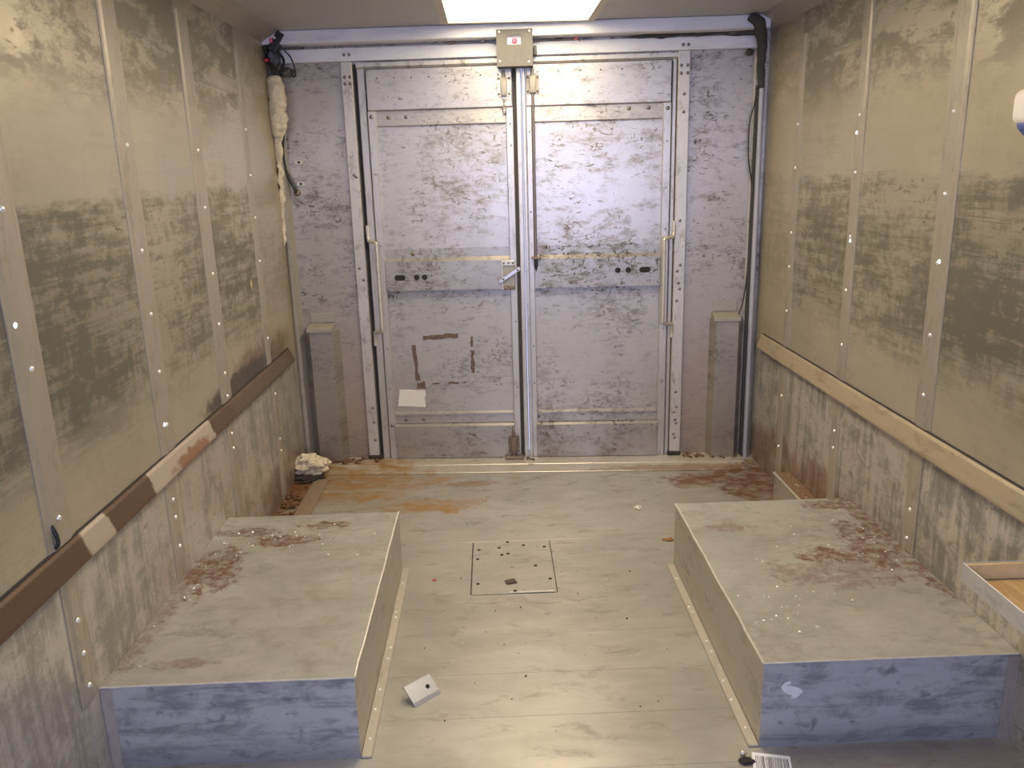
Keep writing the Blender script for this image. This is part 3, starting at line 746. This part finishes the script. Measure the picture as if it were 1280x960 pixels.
while x < .040:
    w = rr.choice((.0008,.0008,.0014,.0022)); bars.box(x, x+w, -.029, .018, .0012, .0015); x += w + rr.choice((.0009,.0015,.0021))
bars.xf(Mc).build('barcode', m_black, bc)
for n, (x0, y0, l) in enumerate(((.541,-2.338,'small rusty pebble beside the barcode label'),)):
    tag(MB().lump((x0,y0,.006), (.008,.007,.006), .4, 2, 3, 2).build('pebble', m_strip, origin=(x0,y0,0), smooth=True), l, 'pebble')
dt = MB().lump((.543,-2.365,.004), (.018,.014,.005), .5, 2, 8, 3).build('dirt_clod', m_dirt_cavity, origin=(.543,-2.365,0), smooth=True)
tag(dt, 'dark clod of dirt at the left end of the barcode label', 'dirt')
m_leaf = flat('dry_leaf', (.30,.155,.055), .8, var=.3)
def flake(name, x, y, pts, z, mat, label, cat, ang=0, th=.0015, curl=.008):
    t = bmesh.new()
    A = [t.verts.new((p[0], p[1], curl*(p[0]*p[0]+p[1]*p[1])/.0004*.2)) for p in pts]
    f = t.faces.new(A); q = bmesh.ops.extrude_face_region(t, geom=[f])
    bmesh.ops.translate(t, vec=(0,0,th), verts=[v for v in q['geom'] if isinstance(v, bmesh.types.BMVert)])
    b = MB(); b._merge(t, Matrix.Translation((x,y,z)) @ Matrix.Rotation(R(ang), 4, 'Z'))
    return tag(b.build(name, mat, origin=(x,y,z)), label, cat)
flake('dry_leaf', .617,-1.062, [(-.028,-.006),(-.012,-.010),(.004,-.018),(.026,-.008),(.016,.002),(.022,.012),(-.004,.008),(-.02,.008)], .001, m_leaf, 'brown dry leaf scrap left of the right wheel housing', 'leaf')
flake('dark_flake', -.042,-1.375, [(-.026,.008),(.012,.020),(.022,-.012),(-.018,-.018)], .003, flat('dark_flake_m', (.085,.06,.045), .8), 'dark square flake lying on the floor hatch', 'flake', 4)
flake('red_scrap', -.335,-1.335, [(-.008,-.006),(.008,-.007),(.009,.006),(-.006,.007)], .001, flat('red_bits', (.42,.06,.05), .6), 'small red scrap left of the floor hatch', 'scrap')
tag(MB().lump((.548,-.738,.008), (.014,.012,.009), .5, 2, 5, 3).build('white_crumb', m_paper, origin=(.548,-.738,0), smooth=True), 'white crumb on the floor before the right door', 'crumb')
sc = empty('loose_screw', (.09,-.07,.013), 'B', label='loose dark screw lying on the sill between the doors', cat='screw')
MB().cyl((.086,-.066,.018),(.120,-.085,.017),.004).build('shank', m_bolt, sc, smooth=True)
MB().cyl((.080,-.063,.019),(.086,-.066,.019),.008).build('head', m_rust, sc, smooth=True)
# twigs and crumbs nobody would count
def crumbs(name, mat, spots, zf, rs, label, cat, n, seed, tall=1.0, frame='W'):
    rr = random.Random(seed); m = MB()
    for _ in range(n):
        cx, cy, sx, sy = rr.choice(spots)
        x, y = rr.gauss(cx, sx), rr.gauss(cy, sy); z = zf(x, y)
        if z is None: continue
        r = rr.uniform(*rs)
        t = bmesh.new(); bmesh.ops.create_icosphere(t, subdivisions=1, radius=1.0)
        for v in t.verts: v.co *= rr.uniform(.6, 1.25)
        m._merge(t, Matrix.Translation((x,y,z+r*.45*tall)) @ Matrix.Rotation(rr.uniform(0,6), 4, 'Z') @ Matrix.Diagonal((r*rr.uniform(.7,1.6), r, r*.6*tall, 1)))
    return tag(m.build(name, mat, frame=frame), label, cat, kind='stuff')
g = G('broken_glass'); m_gls = g.out((.80,.78,.66), .15, .25, None)
def z_r(x, y):
    if -2.28 < y < -1.29 and .61 < x < XR-.012: return .2543
    if -1.26 < y < -.69 and 1.195 < x < XR-.012: return .126
    return None
crumbs('glass_crumbs', m_gls, [(1.0,-1.75,.18,.25),(1.12,-1.72,.08,.14),(.80,-1.95,.10,.12),(.72,-2.1,.08,.08),(1.22,-.95,.03,.18),(1.2,-1.55,.04,.2),(.9,-1.5,.2,.15)], z_r, (.0015,.0045), 'scattered crumbs of broken glass on the right wheel housing', 'crumbs', 120, 2)
def z_l(x, y): return .2445 if (-2.28 < y < -1.25 and XL+.012 < x < -.48) else None
crumbs('glass_crumbs', m_gls, [(-1.0,-1.45,.06,.12),(-.85,-1.4,.12,.06),(-.72,-1.52,.1,.06),(-1.06,-1.8,.02,.2)], z_l, (.0025,.006), 'scattered crumbs of broken glass on the left wheel housing', 'crumbs', 40, 3)
def z_f(x, y): return 0.001 if (-2.4 < y < -.25 and -.42 < x < .55) else None
crumbs('floor_grit', m_dirt_cavity, [(-.1,-1.3,.15,.15),(.25,-1.3,.15,.25),(-.2,-1.8,.15,.3),(.1,-.8,.3,.3),(.2,-2.0,.2,.2)], z_f, (.001,.0034), 'dark grit and seed husks scattered over the middle of the floor', 'grit', 70, 4)
def z_lf(x, y): return .001 if (-1.22 < y < -.24 and XL+.012 < x < -1.022) else None
m_rdirt = flat('rust_dirt', (.17,.085,.04), .9, 0, .5, 60, .5)
crumbs('rust_debris', m_rdirt, [(-1.07,-.5,.03,.2)], z_lf, (.006,.016), 'rusty flakes and dirt heaped along the foot of the left wall', 'debris', 60, 5)
def z_b(x, y): return .013 if (-1.05 < x < -.70 and -.10 < y < -.03) else None
crumbs('corner_debris', m_rdirt, [(-.85,-.06,.08,.02),(-.93,-.07,.05,.02)], z_b, (.006,.016), 'rusty dirt along the rear wall left of the left door', 'debris', 40, 6, frame='B')
def z_b2(x, y): return .013 if (.895 < x < 1.18 and -.10 < y < -.015) else None
crumbs('corner_debris', m_rdirt, [(.97,-.05,.07,.025),(1.1,-.06,.06,.02)], z_b2, (.006,.014), 'rusty dirt along the rear wall right of the right door', 'debris', 40, 7, frame='B')
# lump of foam in the corner
fo = MB().lump((-1.045,-.185,.066), (.090,.060,.052), .42, 1.7, 2, 5).build('foam_lump', m_foam, origin=(-1.045,-.185,.01), smooth=True)
tag(fo, 'lump of dirty cream foam on the floor in the left rear corner', 'foam')
du = MB().lump((-1.05,-.235,.012), (.072,.045,.014), .5, 2.5, 9, 4).build('dirt_heap', m_dirt_cavity, origin=(-1.05,-.225,0), smooth=True)
tag(du, 'black dirt heap under the foam lump in the left rear corner', 'dirt')

# ------------------------------------------------------------------ cables and wiring
# foam sleeve down the left rear corner
fm = MB(); rr = random.Random(11)
P0 = [(-1.085,-.075,1.965),(-1.080,-.08,1.93),(-1.076,-.08,1.86),(-1.078,-.08,1.78),(-1.088,-.07,1.715),(-1.098,-.06,1.68),(-1.101,-.055,1.55),(-1.108,-.05,1.40),(-1.117,-.05,1.25),(-1.126,-.05,1.12)]
Rr = [.018,.038,.042,.041,.033,.017,.017,.014,.011,.006]
fm.tube(P0, .02, 16, Rr, 9)
for v in fm.bm.verts:
    k = mnoise.fractal(v.co*28, 1, 2, 4); v.co += Vector((k*.017, -k*.014, mnoise.noise(v.co*40)*.010))
fs_ = fm.build('foam_sleeve', m_foam, frame='B', origin=(-1.09,-.06,1.12), smooth=True, angle=60)
tag(fs_, 'cream foam wrapped round the cable high in the left rear corner', 'foam')
cL = MB().tube([(-1.085,-.055,1.80),(-1.072,-.05,1.72),(-1.086,-.04,1.62),(-1.085,-.03,1.54),(-1.070,-.02,1.49),(-1.050,-.018,1.44),(-1.046,-.012,1.425)], .0085, 10).build('black_cable', m_black, frame='B', origin=(-1.07,-.03,1.43), smooth=True)
tag(cL, 'short black cable curving out below the cream foam', 'cable')
MB().dome((-1.044,0,1.422), (0,-1,0), .019, .014, 12).build('grommet', m_rust, cL, smooth=True)

wb = empty('wiring_bundle', (-1.07,-.06,1.96), 'B', label='black wiring bundle with red caps in the upper left rear corner', cat='wiring')
w = MB(); rr = random.Random(21)
for i in range(9):
    x = -1.095+rr.uniform(0,.045); d = rr.uniform(.03,.10)
    w.tube([(x,-d,2.150),(x+rr.uniform(-.015,.02),-d-rr.uniform(-.02,.03),2.09),(x+rr.uniform(-.02,.02),-d+rr.uniform(-.02,.02),2.03),(-1.085+rr.uniform(-.01,.012),-.075,1.955)], .006, 7)
w.build('wires', m_black, wb, smooth=True)
MB().box(-.022,.022,-.022,.022,-.05,.05,.006,2).xf(Matrix.Translation((-1.045,-.10,2.110)) @ Matrix.Rotation(R(35), 4, 'Y')).build('connector', m_black, wb)
MB().lump((-1.075,-.085,2.050), (.034,.028,.055), .35, 2, 4, 3).build('tape_wrap', m_black, wb, smooth=True)
m_red = flat('red_cap', (.62,.03,.06), .35)
MB().cyl((-1.068,-.118,2.118),(-1.060,-.142,2.112),.009).build('wire_cap', m_red, wb, smooth=True)
MB().cyl((-1.096,-.10,2.035),(-1.098,-.125,2.030),.008).build('wire_cap', m_red, wb, smooth=True)
MB().dome((-1.047,-.128,2.125), (0,-1,.3), .007, .012).build('glint', m_rivet, wb, smooth=True)  # pale dome standing for a specular glint on the wiring
MB().box(-1.05,-.945,-.045,-.012,2.086,2.113,.005).build('junction_strip', flat('olive_box', (.11,.11,.085), .5), wb)
MB().tube([(-1.03,-.05,2.08),(-1.00,-.06,2.05),(-.985,-.055,2.00),(-.99,-.045,1.965),(-1.005,-.04,1.97),(-1.01,-.04,2.0)], .0035, 6).build('loop', m_black, wb, smooth=True)
MB().lump((-1.035,-.03,1.985), (.035,.016,.022), .4, 2, 6, 3).build('plug', flat('olive_plug', (.075,.075,.055), .6), wb, smooth=True)

hr = empty('wiring_harness', (1.20,-.06,1.87), 'B', label='dark taped wiring harness in the upper right rear corner', cat='wiring')
m_har = flat('dusty_black_tape', (.055,.053,.045), .8, 0, .4, 40, .3)
h1 = MB().tube([(1.135,-.135,2.150),(1.175,-.13,2.12),(1.200,-.10,2.08),(1.212,-.07,2.02),(1.216,-.05,1.95),(1.222,-.045,1.88),(1.226,-.045,1.845)], .02, 12, [.022,.026,.027,.022,.018,.015,.011], 6)
for v in h1.bm.verts: v.co += Vector((1,-1,0))*mnoise.noise(v.co*26)*.006
h1.build('main_loom', m_har, hr, smooth=True)
h2 = MB().tube([(1.20,-.06,2.094),(1.10,-.04,2.094),(1.02,-.04,2.096),(.92,-.04,2.091),(.84,-.04,2.092),(.76,-.04,2.091),(.70,-.04,2.092),(.60,-.04,2.089)], .01, 10, [.017,.016,.008,.007,.006,.012,.010,.003], 6)
for v in h2.bm.verts: v.co.z += mnoise.noise(v.co*22)*.004
h2.build('cross_loom', m_har, hr, smooth=True)
MB().box(1.06,1.19,-.055,-.018,2.084,2.110,.005).build('junction_strip', flat('olive_box2', (.10,.10,.085), .6), hr)
MB().lump((1.165,-.035,2.006), (.018,.010,.016), .3, 2, 3, 3).build('plug', m_har, hr, smooth=True)
cd = empty('conduit', (1.228,-.045,0), 'B', label='grey metal conduit running down the right rear corner', cat='conduit')
MB().cyl((1.232,-.040,.0),(1.228,-.040,1.86),.0125,16).build('pipe', plain_metal('conduit_grey', (.40,.40,.44), .5, .3, .2), cd, smooth=True)
MB().box(1.205,1.245,-.03,0,.0,1.86,.002).build('backing_strip', m_gap, cd)
wr_ = MB().tube([(1.212,-.02,1.835),(1.200,-.022,1.77),(1.184,-.022,1.70),(1.181,-.022,1.62),(1.186,-.022,1.52),(1.204,-.022,1.42),(1.212,-.02,1.34),(1.212,-.02,1.15),(1.206,-.022,.98),(1.190,-.03,.84),(1.176,-.035,.785),(1.158,-.05,.752)], .0035, 7).build('loose_wire', m_black, frame='B', origin=(1.2,-.02,.75), smooth=True)
tag(wr_, 'thin black wire looping beside the conduit on the right', 'wire')
hw = empty('wire_pair', (-.15,-.03,2.088), 'B', label='thin wires with dark joint on the header left of cover box', cat='wiring', group='wires on the door header')
MB().tube([(-.33,-.035,2.089),(-.29,-.035,2.100),(-.25,-.035,2.093),(-.18,-.035,2.091),(-.10,-.035,2.096),(-.02,-.04,2.080)], .003, 6).build('wire', m_bolt, hw, smooth=True)
MB().lump((-.235,-.035,2.093), (.020,.008,.009), .4, 2, 2, 3).build('joint', m_rust, hw, smooth=True)
MB().box(-.093,-.073,-.05,-.03,2.086,2.102,.003).build('connector', m_bolt, hw)
hw2 = empty('wire_pair', (.27,-.03,2.088), 'B', label='thin wires with red cap on the header right of cover box', cat='wiring', group='wires on the door header')
MB().tube([(.155,-.06,2.080),(.21,-.035,2.092),(.27,-.035,2.090),(.32,-.035,2.089),(.36,-.035,2.092),(.372,-.04,2.08)], .003, 6).build('wire', m_rust, hw2, smooth=True)
MB().lump((.275,-.036,2.092), (.022,.008,.006), .4, 2, 7, 3).build('joint', m_rust, hw2, smooth=True)
MB().cyl((.345,-.035,2.094),(.362,-.035,2.094),.010).build('wire_cap', flat('faded_red', (.75,.22,.20), .4), hw2, smooth=True)

# ------------------------------------------------------------------ shelf tray and white box on the right wall, near the camera
ty = empty('shelf_tray', (1.17,-2.9,.47), label='metal edged shelf tray with wooden base on the right wall', cat='shelf')
X0, YE = 1.080, -2.312
m_tr = plain_metal('tray_metal', (.56,.55,.54), .38, .5, .3, (1,9,20))
MB().box(X0, X0+.004, -3.7, YE, .472, .521, .001).build('front_rim', m_tr, ty)
MB().box(X0, XR, YE-.004, YE, .472, .521, .001).build('end_rim', m_tr, ty)
MB().box(X0+.004, XR, -3.7, YE-.004, .472, .476).build('pan', m_tr, ty)
MB().box(X0+.005, XR-.001, YE-.012, YE-.004, .476, .519, .001).build('end_board', flat('pale_board', (.72,.50,.23), .6, var=.1), ty)
g = G('plywood'); gr = g.n((60,5,60), 6, .65, .8)
m_ply = g.out(g.mix(g.ss(gr,.35,.7), (.60,.40,.18), (.42,.24,.09)), .6, 0, gr, .1, .003)
MB().box(X0+.012, XR-.004, -3.7, YE-.03, .476, .484, .001).build('wooden_base', m_ply, ty)
wbx = empty('wall_box', (1.20,-2.4,1.56), label='rounded white plastic box with blue underside high on the right wall', cat='plastic box')
m_wht = flat('white_plastic', (.86,.80,.74), .45, var=.03); m_blu = flat('blue_plastic', (.10,.13,.36), .5, var=.05)
MB().box(1.150, XR, -2.42, -2.16, 1.570, 1.652, .022, 4).build('shell', m_wht, wbx, smooth=True)
MB().prism([(1.158,1.590),(XR,1.590),(XR,1.49),(1.235,1.49),(1.158,1.566)], -2.40, -2.18, 'y', .004).build('underside', m_blu, wbx)
# small marks on the left wall
yw = flake('tape_scrap', 0, 0, [(0,0)]*0 or [(-.012,0),(0,-.024),(.012,0),(0,.024)], 0, flat('yellow_tape', (.62,.48,.24), .7), 'small diamond shaped yellow tape scrap on the left wall', 'tape', curl=0)
yw.rotation_euler = (R(90),0,R(90)); yw.location = (XL+.0002,-.62,1.055)
hk = MB().tube([(XL+.004,-2.378,.735),(XL+.012,-2.378,.715),(XL+.014,-2.378,.690),(XL+.006,-2.378,.678)], .005, 8).build('small_hook', m_black, origin=(XL,-2.378,.68), smooth=True)
tag(hk, 'small dark hook on the left wall just above the kick rail', 'hook')
